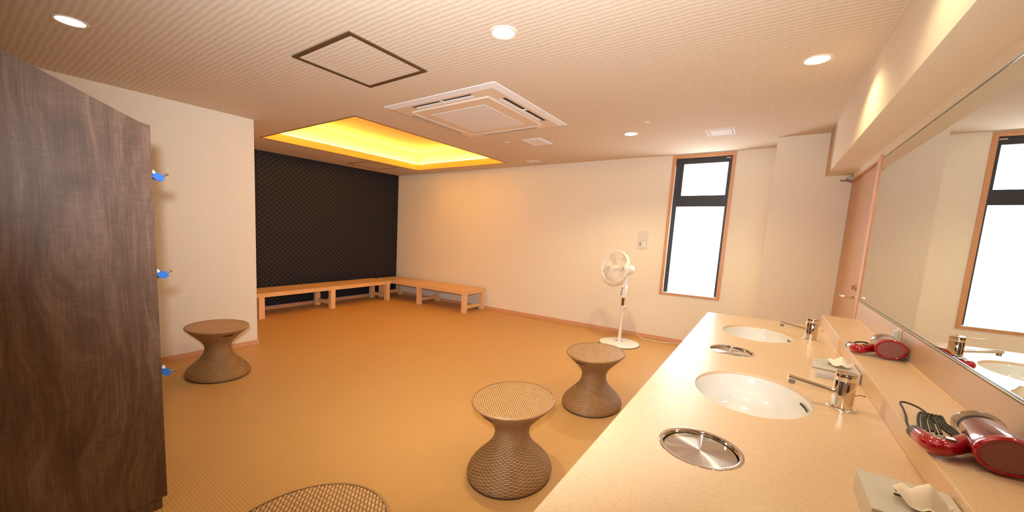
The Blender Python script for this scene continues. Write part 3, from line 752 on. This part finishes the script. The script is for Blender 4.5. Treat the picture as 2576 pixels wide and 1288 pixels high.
# socket behind the far dryer
so_ = thing('wall_socket', 'small ivory plug on the backsplash behind the farther hair dryer', 'socket', (XM - 0.0122, 2.82, 0.945))
MB().box(-0.003, 0.0, -0.045, 0.045, -0.03, 0.03, 0.001).build('plate', 'outlet', so_)
MB().box(-0.020, -0.003, -0.008, 0.012, -0.016, 0.020, 0.003).build('plug', 'white_tag', so_)

# ------------------------------------------------------------------ pedestal fan
fx, fy = -1.357, 5.35
fn = thing('pedestal_fan', 'white pedestal fan standing on the floor before the far wall', 'fan', (fx, fy, 0))
MB().lathe([(0.180, 0), (0.187, 0.006), (0.186, 0.016), (0.170, 0.024), (0.10, 0.029), (0.03, 0.032), (0.0001, 0.033)], 56, kx=SX, ky=SY, close=True).build('base', 'white_plastic', fn, smooth=True)
MB().lathe([(0.1795, 0.001), (0.1895, 0.002), (0.1895, 0.010), (0.187, 0.012)], 56, kx=SX, ky=SY).build('base_edge', 'grey_metal', fn, smooth=True)
a = MB()
for sx_ in (-1, 1): a.lathe([(0.010, 0.030), (0.010, 0.038), (0.0001, 0.040)], 14, cx=sx_ * 0.036, kx=1, ky=1)
a.build('base_screw', 'grey_metal', fn, smooth=True)
MB().lathe([(0.019, 0.030), (0.016, 0.06), (0.0155, 0.46), (0.018, 0.47), (0.018, 0.495), (0.015, 0.498)], 24, kx=SX, ky=SY).build('outer_pole', 'white_plastic', fn, smooth=True)
MB().lathe([(0.0125, 0.49), (0.0125, 0.60)], 24, kx=SX, ky=SY).build('inner_pole', 'brown_metal', fn, smooth=True)
MB().tube([(0.02, 0.0, 0.482), (0.048, 0.0, 0.482)], 0.010, 12).build('height_knob', 'white_plastic', fn, smooth=True)
g = MB(); g.box(-0.032, 0.036, -0.04, 0.04, 0.598, 0.76, 0.010)
g.xf(lambda v: Vector((v.x * (1 - (0.76 - v.z) * 1.2) if v.z < 0.66 else v.x, v.y, v.z)))
cb = g.build('control_box', 'white_plastic', fn, smooth=True)
a = MB()
for i, z in enumerate((0.635, 0.66, 0.685)): a.box(-0.022, -0.008, -0.047, -0.039, z, z + 0.012, 0.002)
a.build('button', 'grey_plastic', cb)
MB().tube([(-0.008, -0.039, 0.722), (-0.008, -0.047, 0.722)], 0.009, 12).build('dial', 'grey_plastic', cb)
th_ = math.radians(-38)
def head(v):   # v.x along disc, v.y along axis (towards the back), v.z up, real proportions
    tl = 0.10; yy = v.y * math.cos(tl) - v.z * math.sin(tl) * -1 * 1; zz = v.z * math.cos(tl) - v.y * math.sin(tl)
    x = v.x * math.cos(th_) - yy * math.sin(th_); y = v.x * math.sin(th_) + yy * math.cos(th_)
    return Vector((-0.113 + x * SX, -0.085 + y * SY, 0.975 + zz))
MB().tube([(0.0, 0, 0.755), (0.004, 0.004, 0.83), (0.0, 0.0, 0.93)], [0.022, 0.018, 0.02], 14, SX, SY).build('neck', 'white_plastic', fn, smooth=True)
def axl(prof, n=40):
    g = MB().lathe(prof, n); g.xf(lambda v: head(Vector((v.x, v.z, v.y)))); return g
axl([(0.0001, 0.205), (0.03, 0.203), (0.047, 0.194), (0.054, 0.175), (0.056, 0.13), (0.056, 0.10), (0.048, 0.085), (0.03, 0.08)]).build('motor', 'white_plastic', fn, smooth=True)
MB().lathe([(0.012, 0.0), (0.012, 0.02), (0.009, 0.026), (0.0001, 0.027)], 16).xf(lambda v: head(Vector((v.x, v.y + 0.13, v.z + 0.054)))).build('oscillation_knob', 'white_plastic', fn, smooth=True)
RG = 0.212
axl([(RG, 0.018), (RG + 0.006, 0.012), (RG + 0.006, -0.004), (RG, -0.010), (RG - 0.004, 0.004), (RG, 0.018)], 64).build('grille_ring', 'white_plastic', fn, smooth=True)
fg = MB(); bg = MB()
for i in range(72):
    a = 2 * PI * i / 72; c_, s_ = math.cos(a), math.sin(a); a2 = a + 0.20; c2, s2 = math.cos(a2), math.sin(a2)
    fg.tube([head(Vector((0.034 * c2, -0.048, 0.034 * s2))), head(Vector((0.12 * (c_ + c2) / 2, -0.044, 0.12 * (s_ + s2) / 2))), head(Vector((0.185 * c_, -0.032, 0.185 * s_))), head(Vector((RG * c_, -0.006, RG * s_)))], 0.0011, 4, cap=False)
    if i % 2 == 0:
        bg.tube([head(Vector((0.05 * c_, 0.080, 0.05 * s_))), head(Vector((0.13 * c_, 0.075, 0.13 * s_))), head(Vector((0.195 * c_, 0.045, 0.195 * s_))), head(Vector((RG * c_, 0.008, RG * s_)))], 0.0013, 4, cap=False)
for rr, dd in ((0.075, -0.046), (0.13, -0.043), (0.17, -0.036)):
    fg.tube([head(Vector((rr * math.cos(i * PI / 20), dd, rr * math.sin(i * PI / 20)))) for i in range(41)], 0.0011, 4, cap=False)
fg.build('front_grille', 'grille', fn); bg.build('rear_grille', 'grille', fn)
axl([(0.0001, -0.054), (0.026, -0.053), (0.034, -0.046), (0.034, -0.042)], 28).build('grille_badge', 'white_plastic', fn, smooth=True)
axl([(0.0001, -0.030), (0.026, -0.026), (0.034, 0.02), (0.034, 0.06)], 28).build('blade_hub', 'white_plastic', fn, smooth=True)
for b_ in range(4):
    g = MB(); vs = []; nu, nv = 8, 8; a0 = b_ * PI / 2 + 0.4
    for j in range(nv + 1):
        r_ = 0.03 + (0.19 - 0.03) * j / nv; half = 0.30 + 0.32 * math.sin(PI * min(j / nv * 0.75 + 0.12, 1))
        for i in range(nu + 1):
            t_ = (i / nu - 0.5) * 2; a = a0 + half * t_ + 0.35 * (j / nv)
            vs.append(head(Vector((r_ * math.cos(a), 0.010 + 0.026 * t_ * (0.5 + 0.5 * j / nv), r_ * math.sin(a)))))
    g.add(vs, [(j * (nu + 1) + i, j * (nu + 1) + i + 1, (j + 1) * (nu + 1) + i + 1, (j + 1) * (nu + 1) + i) for j in range(nv) for i in range(nu)])
    g.build('blade', 'blade', fn, smooth=True)
wc = [(-1.335, 5.39, 0.60), (-1.335, 5.42, 0.545), (-1.320, 5.46, 0.45), (-1.285, 5.56, 0.30), (-1.26, 5.66, 0.18), (-1.235, 5.74, 0.09), (-1.19, 5.80, 0.02), (-1.12, 5.84, 0.006), (-1.02, 5.835, 0.005), (-0.92, 5.85, 0.005), (-0.80, 5.93, 0.005), (-0.70, 5.94, 0.005)]
MB().tube(catmull([(x - fx, y - fy, z) for x, y, z in wc], 5), 0.0042, 8).build('power_cord', 'white_plastic', fn, smooth=True)

# ------------------------------------------------------------------ wall control plate and floor hatch
wp = thing('control_plate', 'ivory wall control plate left of the window', 'switch', (-1.337, YF, 1.33))
MB().box(-0.062, 0.066, -0.009, 0.0, -0.118, 0.120, 0.002).build('plate', 'outlet', wp)
MB().box(-0.048, 0.052, -0.013, -0.009, 0.0, 0.10, 0.002).build('upper_cover', 'outlet', wp)
MB().box(-0.030, -0.018, -0.0115, -0.009, -0.075, -0.055).build('socket_hole', 'grey_plastic', wp)
MB().box(-0.030, -0.018, -0.0115, -0.009, -0.050, -0.032).build('socket_hole', 'grey_plastic', wp)
MB().box(0.010, 0.045, -0.012, -0.009, -0.085, -0.02, 0.001).build('switch_rocker', 'vent_white', wp)
fh = thing('floor_hatch', 'square inspection hatch in the floor with thin grey joints', 'access hatch', (-3.31, 5.12, 0))
f = MB(); X, Y = 0.36, 0.375; q = 0.007
f.box(-X, -X + q, -Y, Y, 0, 0.0012); f.box(X - q, X, -Y, Y, 0, 0.0012); f.box(-X + q, X - q, -Y, -Y + q, 0, 0.0012); f.box(-X + q, X - q, Y - q, Y, 0, 0.0012)
f.build('joint_frame', 'floor_line', fh)
MB().box(-X + q + .001, X - q - .001, -Y + q + .001, Y - q - .001, 0, 0.0008).build('cover', 'floor', fh)
f = MB(); f.lathe([(0.012, 0.0008), (0.012, 0.0014), (0.0001, 0.0015)], 16, -0.20, 0.1, 1.25, 1.45); f.build('lifting_eye', 'floor_line', fh)
